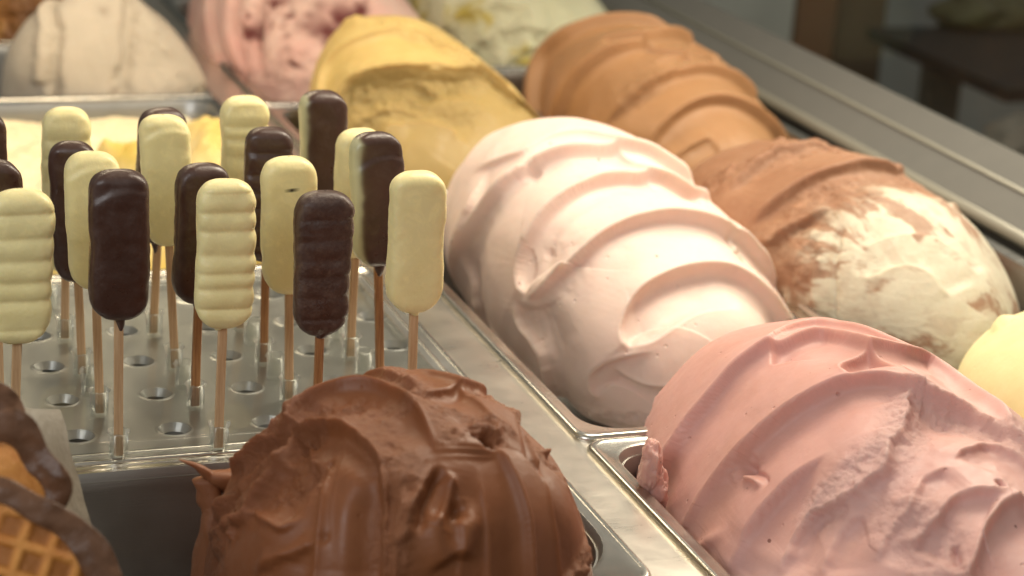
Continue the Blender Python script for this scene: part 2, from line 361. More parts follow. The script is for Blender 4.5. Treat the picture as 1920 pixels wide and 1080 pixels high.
# ------------------------------------------------------------------ gelato mounds
def base_grid(q, nu, nv):
    cx, cy, a, b, H, e1, e2, sh, ry, tp, shx = q
    # even spacing in angle after the super-ellipse exponents
    th = np.linspace(0, 2*np.pi, nu, endpoint=False)[None, :]; ph = np.linspace(-.45, np.pi/2-.002, nv)[:, None]
    th = np.arctan2(sp(np.sin(th), 1/e2), sp(np.cos(th), 1/e2)) if e2 < 1 else th
    x = sp(np.cos(ph), e1)*sp(np.cos(th), e2); y = sp(np.cos(ph), e1)*sp(np.sin(th), e2); z = sp(np.sin(ph), e1)*np.ones_like(th)
    return np.stack([cx+a*x*(1+tp*y)+shx*z, cy+b*y+sh*z, -.3+(H+.3)*z*(1+ry*y)], -1)
def normals(P):
    du = np.roll(P, -1, 1)-np.roll(P, 1, 1); dv = np.gradient(P, axis=0)
    n = np.cross(du, dv); l = np.linalg.norm(n, axis=-1, keepdims=True); n = n/np.maximum(l, 1e-9)
    n[-1] = n[-2].mean(0); return n
class Mound:
    def __init__(s, q, nu, nv, seed=0, lump=.05):
        s.P0 = base_grid(q, nu, nv); s.n = normals(s.P0); s.nu, s.nv = nu, nv
        s.P0 = s.P0+s.n*(lump*fbm(s.P0, .55, seed, 2))[..., None]
        s.flat = s.P0.reshape(-1, 3); s.nf = s.n.reshape(-1, 3)
        s.px = proj(s.flat); s.front = np.einsum('ij,ij->i', s.nf, CAM-s.flat) > 0
        s.D = np.zeros(len(s.flat)); s.T = np.zeros(len(s.flat)); s.Rg = np.zeros(len(s.flat)); s.seed = seed
        vw = CAM-s.flat; s.face = np.einsum('ij,ij->i', s.nf, vw/np.linalg.norm(vw, axis=1, keepdims=True))
        s.fi = np.nonzero(s.front & (s.px[:, 0] > -60) & (s.px[:, 0] < 1980) & (s.px[:, 1] > -60) & (s.px[:, 1] < 1140))[0]; s.pf = s.px[s.fi].astype(np.float32); s.B = s.flat[s.face < .40]; s.B = s.B[::2]; s.shift = np.zeros_like(s.flat)
    def on_i(s, pts):
        return np.array([s.fi[((s.pf-p)**2).sum(1).argmin()] for p in pts])
    def on(s, pts): return s.flat[s.on_i(pts)]
    def curve(s, pts, step=9):
        pp = smooth_poly(pts, step); idx = s.on_i(pp); C = s.flat[idx]; vw = CAM-C; vw /= np.linalg.norm(vw, axis=1, keepdims=True)
        fc = np.einsum('ij,ij->i', s.nf[idx], vw)
        err = np.hypot(*(proj(C)-pp).T); ok = (err < 7) & (fc > .16)
        if ok.sum() > 6: a = int(np.argmax(ok)); b = len(ok)-int(np.argmax(ok[::-1])); C = C[a:b]
        keep = [0]
        for i in range(1, len(C)):
            if np.linalg.norm(C[i]-C[keep[-1]]) > 1e-3: keep.append(i)
        C = C[keep]
        for _ in range(6): C[1:-1] = (C[:-2]+2*C[1:-1]+C[2:])/4
        for end in (0, 1):                         # carry a fold on round the back when it reaches the outline
            D = C if end else C[::-1]
            B = s.B; p = D[-1]; i = ((s.flat-p)**2).sum(1).argmin(); vw = CAM-p; vw /= np.linalg.norm(vw)
            if s.nf[i]@vw < .42 and len(D) > 6:
                dr = D[-1]-D[-5]; dr /= np.linalg.norm(dr); ext = []
                for _ in range(9):
                    q = B[((B-(p+dr*.12))**2).sum(1).argmin()]
                    nd = q-p; nd /= max(np.linalg.norm(nd), 1e-6); dr = dr*.5+nd*.5; dr /= np.linalg.norm(dr); p = q; ext.append(q)
                ext = np.array(ext); D = np.vstack([D, ext]); D[-len(ext)-1:-1] = (D[-len(ext)-2:-2]+2*D[-len(ext)-1:-1]+D[-len(ext):])/4
            C = D if end else D[::-1]
        k = [0]
        for i in range(1, len(C)):
            if np.linalg.norm(C[i]-C[k[-1]]) > 1e-3: k.append(i)
        return C[k]
    def dist(s, C, reach, wob=0.):
        lo = C.min(0)-reach; hi = C.max(0)+reach
        I = np.nonzero(((s.flat > lo) & (s.flat < hi)).all(1))[0]
        V = s.flat[I]; n = len(C); best = np.full(len(I), 1e9); sg = np.zeros(len(I)); tt = np.zeros(len(I))
        for k in range(n-1):
            a, b = C[k], C[k+1]; ab = b-a; t = np.clip(((V-a)@ab)/(ab@ab), 0, 1); q = a+t[:, None]*ab
            dv = V-q; d = (dv**2).sum(1); m_ = d < best
            if not m_.any(): continue
            side = np.einsum('ij,ij->i', np.cross(s.nf[I[m_]], ab), dv[m_])
            best[m_] = d[m_]; sg[m_] = np.sign(side); tt[m_] = (k+t[m_])/(n-1)
        d = np.sqrt(best)
        if wob: d = d+wob*fbm(V, 3., s.seed+31, 3)*sg
        return I, d*sg, tt
    # crest on the left of the drawn direction, scoop falls away on the right
    def ridge(s, pts, A=.16, wf=.45, wb=.5, t0=.12, t1=.12, wob=.0, lip=.35, side=1, soft=.010, raw=False):
        C = s.curve(pts); I, d, t = s.dist(C, max(wf, wb)*3.2, wob); d = -d*side
        e = np.clip(t/max(t0, 1e-3), 0, 1)*np.clip((1-t)/max(t1, 1e-3), 0, 1); e = e*e*(3-2*e)
        St = A*(.40 if not raw else 1.)
        up = St*.5*np.exp(-np.maximum(-d, 0)/(wb*1.4)); dn = -St*.5*np.exp(-np.maximum(d, 0)/(wf*1.5))
        sst = 1/(1+np.exp(np.clip(d/soft, -40, 40)))
        fade = np.exp(-(np.abs(d)/(max(wf, wb)*2.2))**4); q = np.maximum(d, 0)/(wf*.6)
        s.D[I] += e*fade*(up*sst+dn*(1-sst)-A*.60*q*np.exp(1-q)+A*.12*np.exp(-np.abs(d)/(wb*.8))*(not raw)+lip*St*.4*np.exp(-((d+.022)/.028)**2))
        return s
    def terraces(s, curves, T=.10, t0=.1, back=.5):
        ds = []
        for pts, ta, tb in curves:
            C = s.curve(pts); d = np.full(len(s.flat), np.nan); e = np.zeros(len(s.flat)); I, dd, t = s.dist(C, 1.6)
            d[I] = -dd; x = np.clip(t/ta, 0, 1)*np.clip((1-t)/tb, 0, 1); e[I] = x*x*(3-2*x)*np.clip((1.6-np.abs(dd))/.6, 0, 1); ds.append((d, e))
        for k, (d, e) in enumerate(ds):
            ok = ~np.isnan(d); f = ok & (d > 0); b = ok & (d <= 0)
            ff = np.clip(np.where(f, d, 0)/.9, 0, 1); fb = np.clip(-np.where(b, d, 0)/back, 0, 1)
            if k+1 < len(ds):
                d2 = ds[k+1][0]; m_ = f & ~np.isnan(d2) & (d2 < 0); ff[m_] = d[m_]/(d[m_]-d2[m_]+1e-6)
            if k: 
                d0 = ds[k-1][0]; m_ = b & ~np.isnan(d0) & (d0 > 0); fb[m_] = -d[m_]/(d0[m_]-d[m_]+1e-6)
            sst = 1/(1+np.exp(np.clip(np.where(ok, d, 1)/.011, -40, 40)))
            s.D += np.where(ok, e*T*.5*(sst*(1-fb)**1.5-(1-sst)*(1-ff)**1.3), 0)
        return s
    def line(s, pts, A=.05, wd=.06, t0=.1, t1=.1, wob=0., tint=0.):
        C = s.curve(pts); I, d, t = s.dist(C, wd*4, wob)
        e = np.clip(t/min(t0*2.2, .5), 0, 1)*np.clip((1-t)/min(t1*2.2, .5), 0, 1); e = e*e*(3-2*e); g = np.exp(-(d/wd)**2)*e
        s.D[I] += A*g; s.T[I] = np.maximum(s.T[I], tint*g); return s
    def blob(s, p, r, A, k=2., rough=0, tint=0, na=.3):
        c = s.on([p])[0]; v = s.flat-c; d = np.sqrt((v**2).sum(1)); I = np.nonzero(d < r*2.5)[0]
        d = d[I]*(1+na*fbm(s.flat[I], 2.2/r*.4, s.seed+5, 3)); g = np.exp(-(d/r)**k)
        s.D[I] += A*g; s.Rg[I] = np.maximum(s.Rg[I], rough*g); s.T[I] = np.maximum(s.T[I], tint*g); return s
    def rough(s, pts, wd, amp, fr=5, tint=0., mask=1., frn=4):
        C = s.curve(pts); I, d, t = s.dist(C, wd*2.2)
        g = np.exp(-(np.abs(d)/wd)**3)
        f = fbm(s.flat[I], fr, s.seed+11, frn, .45); s.D[I] += g*amp*.5*f
        s.Rg[I] = np.maximum(s.Rg[I], g*mask); s.T[I] = np.maximum(s.T[I], tint*g); return s
    def build(s, name, mat, label, cat='gelato', group=None, rough0=.05):
        seed = s.seed
        s.D += .012*fbm(s.flat, 2.0, seed+3, 2)+.0012*fbm(s.flat, 9, seed+4, 2)
        s.D += s.Rg*.02*fbm(s.flat, 9, seed+8, 3)
        V = s.flat+s.nf*s.D[:, None]+s.shift
        o = mesh_obj(name, V, grid_faces(s.nv, s.nu), mat, attrs={'tint': np.clip(s.T, 0, 1), 'rough': np.clip(s.Rg+rough0, 0, 1)}, origin=(s.flat[:, 0].mean(), s.flat[:, 1].mean(), s.flat[:, 2].min()))
        return tag(o, label, cat, group)
G = 'mounds of gelato piled in the pans'

# --- pale pink marshmallow mound
s = Mound([7.774, 1.30, 1.924, 3.157, 1.738, 1.06, .786, .709, -.066, .013, -.435], 640, 460, 1)
s.ridge([(843, 520), (863, 458), (892, 401), (938, 349), (978, 316), (1030, 293), (1110, 279), (1167, 277), (1225, 290), (1250, 309)], .20, .55, .6, .25, .05)
s.ridge([(985, 292), (1030, 263), (1076, 252), (1121, 255), (1142, 268)], .10, .25, .3)
s.ridge([(905, 268), (935, 238), (966, 222), (1041, 219), (1100, 227), (1140, 240)], .12, .3, .3, side=-1)
s.ridge([(985, 556), (972, 528), (974, 494), (995, 447), (1030, 395), (1076, 355), (1133, 326), (1190, 315), (1236, 317), (1288, 332), (1334, 361), (1368, 395), (1390, 441)], .21, .5, .55, .04, .08)
s.ridge([(985, 562), (1003, 560), (1041, 516), (1093, 473), (1144, 432), (1202, 410), (1259, 402), (1317, 410), (1363, 430), (1409, 464), (1437, 510), (1470, 570)], .20, .5, .6, .05, .1)
s.ridge([(1185, 656), (1166, 642), (1164, 610), (1190, 556), (1236, 521), (1294, 499), (1345, 494), (1391, 507), (1432, 539), (1466, 583)], .18, .38, .6, .04, .1)
s.ridge([(1173, 651), (1213, 645), (1254, 619), (1294, 590), (1334, 576), (1400, 574)], .09, .3, .25, .2, .3, side=-1)
s.ridge([(1125, 748), (1108, 735), (1104, 712), (1121, 688), (1167, 671), (1236, 659)], .13, .35, .3, .1, .4)
s.ridge([(1146, 690), (1166, 708), (1202, 723), (1248, 727), (1300, 722)], .10, .25, .3)
s.ridge([(970, 560), (972, 600), (990, 625), (1016, 659), (1026, 728)], .16, .3, .25, .1, .1, side=-1, wob=.05)
s.ridge([(866, 440), (857, 487), (869, 522), (886, 579)], .10, .2, .2, side=-1, wob=.03)
s.terraces([([(843, 520), (863, 458), (892, 401), (938, 349), (978, 316), (1030, 293), (1110, 279), (1167, 277), (1225, 290), (1250, 309)], .3, .03),
    ([(972, 528), (974, 494), (995, 447), (1030, 395), (1076, 355), (1133, 326), (1190, 315), (1236, 317), (1288, 332), (1334, 361), (1368, 395), (1390, 441)], .15, .03),
    ([(1003, 560), (1041, 516), (1093, 473), (1144, 432), (1202, 410), (1259, 402), (1317, 410), (1363, 430), (1409, 464), (1437, 510), (1470, 570)], .15, .03),
    ([(1164, 610), (1190, 556), (1236, 521), (1294, 499), (1345, 494), (1391, 507), (1432, 539), (1466, 583)], .2, .03)], .10)
s.blob((1035, 495), .25, -.07).blob((990, 312), .10, -.10).blob((1018, 468), .08, -.04)
s.rough([(950, 655), (1018, 720), (1080, 765), (1160, 785), (1240, 789)], .10, .06, 5)
s.rough([(1440, 520), (1478, 590), (1482, 600)], .10, .10, 5, tint=.5)
s.build('gelato_mound', M['pink_pale'], 'pale pink marshmallow gelato mound with smooth scalloped waves, largest in the middle', group=G)

# --- dusty pink mound, front right
s = Mound([7.48, -6.75, 1.75, 3.98, 1.60, 1.05, .867, .14, .035, .024, -.119], 700, 480, 2)
lz = np.clip((.9-s.flat[:, 2])/1.2, 0, 1)**1.3; s.shift[:, 0] = .30*lz*np.clip((s.flat[:, 0]-7.48)/1.75, -1, 1)
s.ridge([(1243, 930), (1262, 886), (1285, 839), (1304, 793), (1345, 733), (1392, 682), (1447, 649), (1503, 629), (1554, 622), (1580, 636)], .13, .45, .5, .2, .05)
s.ridge([(1322, 1000), (1345, 923), (1373, 876), (1410, 830), (1456, 788), (1512, 751), (1567, 724), (1614, 713), (1669, 713), (1711, 724), (1762, 738), (1817, 756), (1882, 800)], .16, .5, .5, .2, .2)
s.ridge([(1600, 716), (1572, 694), (1577, 677), (1614, 661), (1651, 656), (1706, 666), (1743, 668), (1780, 691), (1808, 719), (1860, 756)], .17, .32, .3, .04, .15)
s.terraces([([(1243, 930), (1262, 886), (1285, 839), (1304, 793), (1345, 733), (1392, 682), (1447, 649), (1503, 629), (1554, 622), (1580, 636)], .1, .1),
    ([(1345, 923), (1373, 876), (1410, 830), (1456, 788), (1512, 751), (1567, 724), (1614, 713), (1669, 713), (1711, 724), (1762, 738), (1817, 756), (1882, 800)], .15, .1),
    ([(1419, 1024), (1438, 969), (1475, 913), (1512, 876), (1560, 840)], .2, .4)], .09)
s.ridge([(1452, 642), (1464, 622), (1503, 610), (1540, 606), (1576, 612)], .10, .18, .2)
s.ridge([(1318, 652), (1328, 618), (1362, 606), (1420, 604)], .12, .2, .3, side=-1)
s.ridge([(1410, 1080), (1419, 1024), (1438, 969), (1475, 913), (1512, 876), (1560, 840)], .10, .4, .4, .1, .4)
s.ridge([(1711, 724), (1704, 756), (1688, 793), (1672, 825), (1669, 867), (1651, 895), (1604, 927), (1577, 945), (1518, 955), (1503, 987), (1493, 1034), (1484, 1080)], .15, .3, .35, .05, .1, wob=.07, side=-1)
s.ridge([(1785, 858), (1827, 825), (1854, 818), (1882, 830), (1925, 860)], .10, .3, .2, wob=.03)
s.ridge([(1700, 1030), (1730, 990), (1757, 962), (1790, 927), (1854, 925), (1882, 936)], .14, .3, .25, wob=.03)
s.ridge([(1822, 1085), (1836, 1020), (1862, 966), (1925, 930)], .18, .4, .2, .05, .05, wob=.02)
s.ridge([(1558, 1080), (1563, 1024), (1577, 978), (1610, 950)], .08, .25, .2, wob=.04)
s.ridge([(1650, 1060), (1668, 1010), (1700, 960), (1720, 900), (1790, 870)], .08, .25, .2, wob=.05)
s.rough([(1700, 740), (1690, 800), (1650, 850), (1610, 880), (1560, 930), (1530, 950)], .26, .08, 2.8, tint=.8)
s.rough([(1720, 730), (1800, 760), (1860, 790), (1900, 820)], .20, .09, 3.5, tint=.7)
s.rough([(1680, 960), (1740, 1000), (1760, 1060)], .35, .05, 3.2, tint=.6)
s.rough([(1195, 880), (1215, 900), (1260, 965)], .12, .10, 5, tint=.6)
s.rough([(1260, 975), (1320, 1020), (1350, 1070)], .14, .10, 4, tint=.5)
s.blob((1395, 872), .09, -.12).blob((1380, 880), .05, .06); s.line([(1385, 888), (1410, 884), (1436, 906)], .08, .045); s.line([(1392, 880), (1415, 878), (1442, 908)], -.07, .035)
s.line([(1785, 1010), (1790, 1045), (1800, 1060)], -.08, .04); s.line([(1868, 905), (1880, 920)], -.06, .03)
s.line([(1395, 995), (1365, 1000), (1345, 1040)], .06, .08)
s.T = np.maximum(s.T, .75*np.clip((s.px[:, 0]-1480-(900-s.px[:, 1])*.9)/150, 0, 1)*s.front*np.clip(.6+.5*fbm(s.flat, 1.2, 9, 3), 0, 1))
s.build('gelato_mound', M['pink_dusty'], 'dusty rose pink gelato mound with rough torn patches at lower right', group=G)

# --- chocolate mound, front
s = Mound([2.281, -6.594, 1.703, 1.969, 1.849, .848, .95, -.347, -.036, -.064, -.036], 760, 520, 3, .07)
s.ridge([(548, 792), (560, 780), (610, 783), (645, 796), (680, 824), (702, 855), (715, 899), (722, 943), (719, 995), (712, 1132)], .12, .45, .22, .04, .1, wob=.02, raw=True, lip=.9)
s.ridge([(540, 800), (562, 768), (597, 746), (645, 728), (698, 724), (741, 737), (772, 763), (794, 798), (807, 833), (822, 858)], .20, .45, .35, .06, .2, lip=.9)
s.line([(625, 812), (640, 838), (652, 862), (667, 908), (649, 943), (638, 995), (630, 1132)], .055, .14, .1, .05)
s.line([(622, 850), (619, 900), (616, 960), (620, 1132)], -.03, .10, .1, .05)
s.ridge([(545, 800), (555, 830), (570, 860), (560, 905), (545, 950), (520, 990)], .08, .3, .2, wob=.05)
s.ridge([(930, 836), (936, 851), (956, 890), (973, 943), (984, 995), (991, 1132)], .12, .30, .22, .1, .05, lip=1.2)
s.ridge([(975, 750), (986, 785), (999, 846), (1017, 899), (1030, 960), (1043, 1056), (1050, 1125)], .14, .25, .25, .1, .1, lip=.9, side=-1)
s.line([(968, 755), (980, 800), (990, 850)], -.06, .07)
s.ridge([(759, 706), (794, 722), (824, 737), (840, 722), (868, 724)], .10, .16, .2, wob=.04)
s.ridge([(820, 862), (850, 900), (868, 930), (872, 1000), (866, 1132)], .05, .3, .3, wob=.04)
s.line([(838, 872), (810, 905), (795, 950), (782, 1010)], -.07, .05, wob=.03); s.line([(826, 868), (800, 900), (770, 960), (745, 1040)], .06, .05, wob=.03)
s.line([(850, 880), (838, 950), (815, 990)], .07, .05)
s.line([(838, 965), (818, 995), (826, 1030), (845, 1062)], .09, .13, .15, .1, wob=.02); s.line([(880, 925), (886, 980), (876, 1030), (868, 1056)], .085, .095, .2, .1, wob=.02)
s.line([(862, 930), (868, 955), (860, 985)], -.07, .08, .2, .2); s.line([(700, 860), (735, 900), (738, 960)], -.05, .05, wob=.02)
s.ridge([(868, 726), (905, 765), (925, 800), (936, 851)], .10, .3, .3, .2, .2)
s.ridge([(760, 900), (748, 950), (738, 1010), (735, 1132)], .12, .25, .25, .25, .1, lip=.8)
s.ridge([(600, 850), (592, 920), (588, 990), (580, 1132)], .12, .25, .25, .25, .1, lip=.8)
s.ridge([(900, 860), (908, 920), (915, 990), (918, 1132)], .07, .3, .3, .3, .1)
s.blob((915, 822), .07, -.16, rough=.6).blob((898, 798), .12, .07, rough=1, na=.4).blob((555, 795), .09, -.12).blob((575, 872), .11, -.09)
s.rough([(880, 782), (918, 800), (925, 825)], .10, .09, 6)
s.rough([(770, 712), (800, 745), (825, 790), (838, 812)], .13, .06, 5, tint=.35)
s.rough([(700, 770), (720, 830), (760, 900), (740, 970), (730, 1040)], .20, .035, 5, tint=.30)
s.rough([(640, 760), (690, 745), (730, 760)], .12, .03, 5)
s.rough([(1062, 900), (1085, 945), (1102, 1000), (1098, 1040)], .12, .12, 5, tint=.75)
s.rough([(405, 1030), (420, 960), (440, 900), (475, 850)], .22, .12, 4)
s.rough([(500, 800), (530, 830), (545, 880), (500, 900), (460, 930)], .22, .06, 3)
s.rough([(1000, 830), (1015, 870)], .10, .04, 6, tint=.4)
s.line([(470, 880), (500, 850), (545, 855)], .08, .06, wob=.03); s.line([(430, 980), (470, 960), (520, 990), (560, 960)], .07, .05, wob=.04); s.line([(470, 1066), (540, 1036), (600, 990)], .06, .06, wob=.05)
s.line([(560, 1010), (590, 1002), (612, 1012)], -.03, .05, wob=.02)
s.blob((424, 968), .06, .10).blob((445, 975), .05, .08).blob((430, 1000), .05, .08).blob((1043, 836), .035, .08)
s.build('gelato_mound', M['choc'], 'milk chocolate gelato mound with folded flaps and a small crater, in the front pan', group=G)

# --- hazelnut mound with a white cut end, by the rail
s = Mound([11.235, 1.25, 1.953, 3.55, 1.353, .943, 1.0, .257, -.032, .174, -.206], 520, 400, 4, .06)
W1 = [(1760, 362), (1742, 350), (1710, 361), (1676, 346), (1649, 355), (1630, 369), (1589, 389), (1543, 412), (1520, 446), (1509, 473), (1513, 519), (1505, 560), (1500, 610), (1498, 660)]
C = s.curve(W1); I, d, t = s.dist(C, 9)
ins = np.zeros(len(s.flat)); ins[I] = np.clip(-(-d)*1., -9, 9)
tt_ = np.zeros(len(s.flat)); tt_[I] = t
dd = ins+.16*fbm(s.flat, 2.4, 71, 5, .6)
msk = 1/(1+np.exp(-np.clip(dd/.13, -30, 30)))
flow = np.stack([tt_*9, np.clip(ins, 0, 9)*.8, tt_*0], -1)+.12*np.stack([fbm(s.flat, 2, 72, 3)]*3, -1)
st1 = fbm(flow, 1.5, 77, 6, .62); st2 = fbm(flow, 4.5, 78, 4, .6)
s.T = msk*np.clip(.98-.95*np.clip(st1*2.0+.12, 0, 1)-.25*np.clip(st2*1.3-.1, 0, 1), .12, 1)
s.D += .06*msk*np.exp(-np.maximum(dd, 0)/.5)-.006*msk*np.clip(st1, -.6, .6)-.003*msk*st2
s.rough([(1640, 362), (1589, 389), (1543, 412), (1520, 446), (1509, 473), (1513, 519), (1480, 570)], .13, .06, 4)
s.ridge([(1612, 473), (1626, 458), (1664, 443), (1717, 439), (1763, 450), (1801, 477), (1832, 519)], .06, .3, .2, side=-1)
s.ridge([(1600, 519), (1657, 509), (1672, 494), (1725, 503), (1756, 522), (1786, 560)], .08, .3, .2, side=-1, wob=.03)
s.ridge([(1400, 430), (1452, 382), (1512, 344), (1566, 321), (1626, 308)], .12, .4, .3, .2, .1)
s.ridge([(1360, 368), (1406, 321), (1459, 287), (1528, 264)], .08, .4, .3, .2, .3)
s.terraces([([(1360, 368), (1406, 321), (1459, 287), (1528, 264)], .2, .1), ([(1400, 430), (1452, 382), (1512, 344), (1566, 321), (1626, 308), (1680, 318)], .15, .1), ([(1425, 473), (1470, 435), (1512, 410), (1570, 385)], .2, .3)], .11)
s.ridge([(1425, 473), (1470, 435), (1512, 410), (1570, 385)], .06, .3, .3, .2, .3)
s.rough([(1360, 330), (1420, 300), (1500, 280)], .4, .10, 3.)
s.rough([(1430, 470), (1480, 440), (1500, 480)], .35, .10, 3.5); s.rough([(1500, 380), (1560, 350), (1640, 330)], .3, .06, 3.5)
s.rough([(1540, 268), (1604, 283), (1672, 308), (1700, 330)], .12, .14, 4)
s.rough([(1470, 560), (1476, 600)], .15, .15, 5, tint=.6)
s.line([(1590, 400), (1568, 470), (1560, 560), (1562, 640)], -.08, .06, wob=.04); s.line([(1545, 440), (1530, 520), (1535, 600)], .08, .07, wob=.04)
s.blob((1588, 298), .06, -.08).blob((1548, 628), .05, -.08).blob((1535, 478), .06, -.08)
s.build('gelato_mound', M['hazel'], 'tan hazelnut gelato mound ending in a streaky off-white face beside the rail', group=G, rough0=.3)

# --- caramel mound behind
s = Mound([11.513, 8.636, 1.862, 3.405, 1.641, .995, .9, .057, .021, -.016, -.467], 460, 340, 5)
s.ridge([(1000, 145), (1015, 100), (1060, 65), (1110, 42), (1175, 32)], .12, .5, .4, .1, .1)
s.ridge([(1040, 230), (1050, 200), (1075, 150), (1125, 108), (1190, 83), (1240, 64), (1288, 62)], .15, .5, .5, .2, .05)
s.ridge([(1120, 250), (1175, 195), (1210, 165), (1260, 140), (1320, 130), (1375, 143), (1410, 172), (1442, 220)], .14, .5, .4, .3, .1)
s.terraces([([(1000, 145), (1015, 100), (1060, 65), (1110, 42), (1175, 32)], .1, .1),
    ([(1040, 230), (1050, 200), (1075, 150), (1125, 108), (1190, 83), (1240, 64), (1288, 62)], .15, .03),
    ([(1120, 250), (1175, 195), (1210, 165), (1260, 140), (1320, 130), (1375, 143), (1410, 172), (1442, 220)], .2, .03),
    ([(1210, 300), (1222, 275), (1240, 240), (1280, 205), (1330, 182), (1380, 185), (1425, 210), (1457, 242)], .15, .03)], .15)
s.ridge([(1228, 122), (1260, 100), (1305, 94), (1340, 108), (1378, 144)], .12, .25, .2, .05, .2)
s.ridge([(1210, 300), (1222, 275), (1240, 240), (1280, 205), (1330, 182), (1380, 185), (1425, 210), (1457, 242)], .15, .5, .4, .2, .05)
s.ridge([(1260, 300), (1300, 268), (1340, 252)], .10, .3, .2)
s.ridge([(1128, 82), (1150, 74), (1195, 72)], .12, .12, .2)
s.rough([(1180, 180), (1220, 150)], .25, .05, 3)
s.build('gelato_mound', M['caramel'], 'smooth caramel brown gelato mound behind, with soft curved folds', group=G)

# --- mango mound with a cut front face
s = Mound([7.254, 7.25, 1.852, 2.60, 1.90, 1.03, .763, .421, .071, -.105, -.616], 460, 340, 6)
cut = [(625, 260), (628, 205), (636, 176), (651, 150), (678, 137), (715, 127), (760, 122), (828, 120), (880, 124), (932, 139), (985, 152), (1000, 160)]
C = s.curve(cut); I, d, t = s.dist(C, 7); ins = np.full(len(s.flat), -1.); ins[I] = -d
s.T = 1/(1+np.exp(np.clip(-(ins+.04*fbm(s.flat, 3, 5))/.05, -30, 30)))*s.front  # cut face tinted darker: its shade is put into the colour
s.shift[:, 1] = .5*np.clip(ins/.5, 0, 1)*s.front
s.ridge(cut, .07, 1.0, .35, .1, .1, wob=.06, lip=.4, raw=True)
s.ridge([(600, 165), (610, 124), (640, 90), (677, 71), (715, 62), (752, 57), (790, 64), (828, 84)], .13, .4, .3, .1, .1)
s.rough([(720, 38), (760, 52), (810, 70), (850, 95), (895, 125)], .25, .20, 2.6)
s.rough([(660, 160), (760, 150), (830, 170), (900, 150)], .35, .14, 2.2)
s.ridge([(640, 300), (700, 230), (790, 215), (860, 250)], .08, .4, .4, .3, .3, wob=.05)
s.rough([(700, 200), (800, 190), (880, 210)], .5, .14, 1.8)
s.ridge([(690, 330), (720, 270), (780, 240), (850, 250), (900, 290)], .16, .3, .3, .2, .2, wob=.06, side=-1)
s.ridge([(660, 210), (720, 175), (800, 165), (860, 185)], .12, .25, .25, .2, .2, wob=.08)
s.blob((865, 182), .12, -.10)
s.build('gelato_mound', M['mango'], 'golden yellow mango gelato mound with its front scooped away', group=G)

# --- the far row
s = Mound([2.95, 12.75, 1.72, 1.45, 1.62, 1.18, .72, -.3, .008, -.1, -.154], 300, 220, 7, .13)
s.line([(104, -10), (100, 60), (98, 120), (104, 200)], -.16, .10, .02, .02, wob=.05); s.line([(90, 0), (78, 80), (75, 160)], .10, .12, .02, .02, wob=.05); s.line([(246, -10), (244, 80), (236, 130), (228, 200)], -.18, .14, .02, .02, wob=.05); s.blob((193, 20), .09, -.02, tint=.6); s.rough([(270, 60), (300, 110), (330, 160)], .4, .08, 2)
s.build('gelato_mound', M['greige'], 'speckled greyish beige gelato mound at upper left', group=G, rough0=.7)
s = Mound([7.2, 14.6, 2.15, 3.9, 1.9, 1.0, .85, .2, 0, 0, -.3], 400, 300, 8)
for k in range(6): s.ridge([(392+22*k, -20), (388+20*k, 30), (400+18*k, 90), (430+14*k, 150)], .16, .22, .2, .1, .2, side=1 if k % 2 else -1)
s.rough([(520, 40), (600, 40), (660, 20)], .8, .14, 1.4); s.rough([(480, 110), (560, 130), (600, 100)], .6, .10, 1.6)
for p, r, tt in (((482, 38), .22, 1.), ((538, 22), .14, .9), ((612, 50), .38, 1.), ((640, 20), .30, 1.), ((470, 62), .10, .8), ((560, 175), .2, .3), ((520, 150), .25, .25), ((600, 5), .3, .6), ((455, 160), .1, .6)): s.blob(p, r, -.10 if tt > .7 else .0, tint=tt, na=.9)
s.build('gelato_mound', M['berry'], 'pink and white berry ripple gelato mound with dark red fruit spots', group=G)
s = Mound([11.7, 16.3, 2.0, 3.2, 1.55, 1.0, .85, .1, 0, 0, -.2], 360, 260, 9, .1)
for a in ([(800, 90), (850, 40), (930, 15), (1000, 20)], [(850, 120), (900, 75), (960, 55), (1040, 60)], [(930, 130), (970, 100), (1010, 80)]): s.ridge(a, .20, .5, .3, .1, .1, wob=.05)
s.rough([(800, 20), (900, 40), (1000, 40)], .8, .12, 1.6)
for p, r in (((785, 12), .25), ((868, 22), .2), ((980, 122), .18), ((962, 135), .12), ((905, 30), .12)): s.blob(p, r, .03, tint=.9, na=.9)
s.build('gelato_mound', M['pistachio'], 'off-white gelato mound with yellow green streaks at the top', group=G)
s = Mound([11.648, -5.602, 2.021, 3.037, 1.446, .957, .842, -.006, -.012, .008, -.228], 300, 220, 10)
s.blob((1885, 605), .15, .10)
s.build('gelato_mound', M['lemon'], 'smooth pale yellow gelato mound at the right edge', group=G)
s = Mound([2.0, 17.2, 1.3, 1.5, 1.3, 1.0, .9, 0, 0, 0, 0], 260, 180, 11, .15)
s.D += .18*fbm(s.flat, 2.2, 3, 4); s.T = np.clip(fbm(s.flat, 2.5, 13, 3)*1.4, 0, 1)
s.build('gelato_mound', M['toffee'], 'lumpy dark toffee gelato mound in the top left corner', group=G)

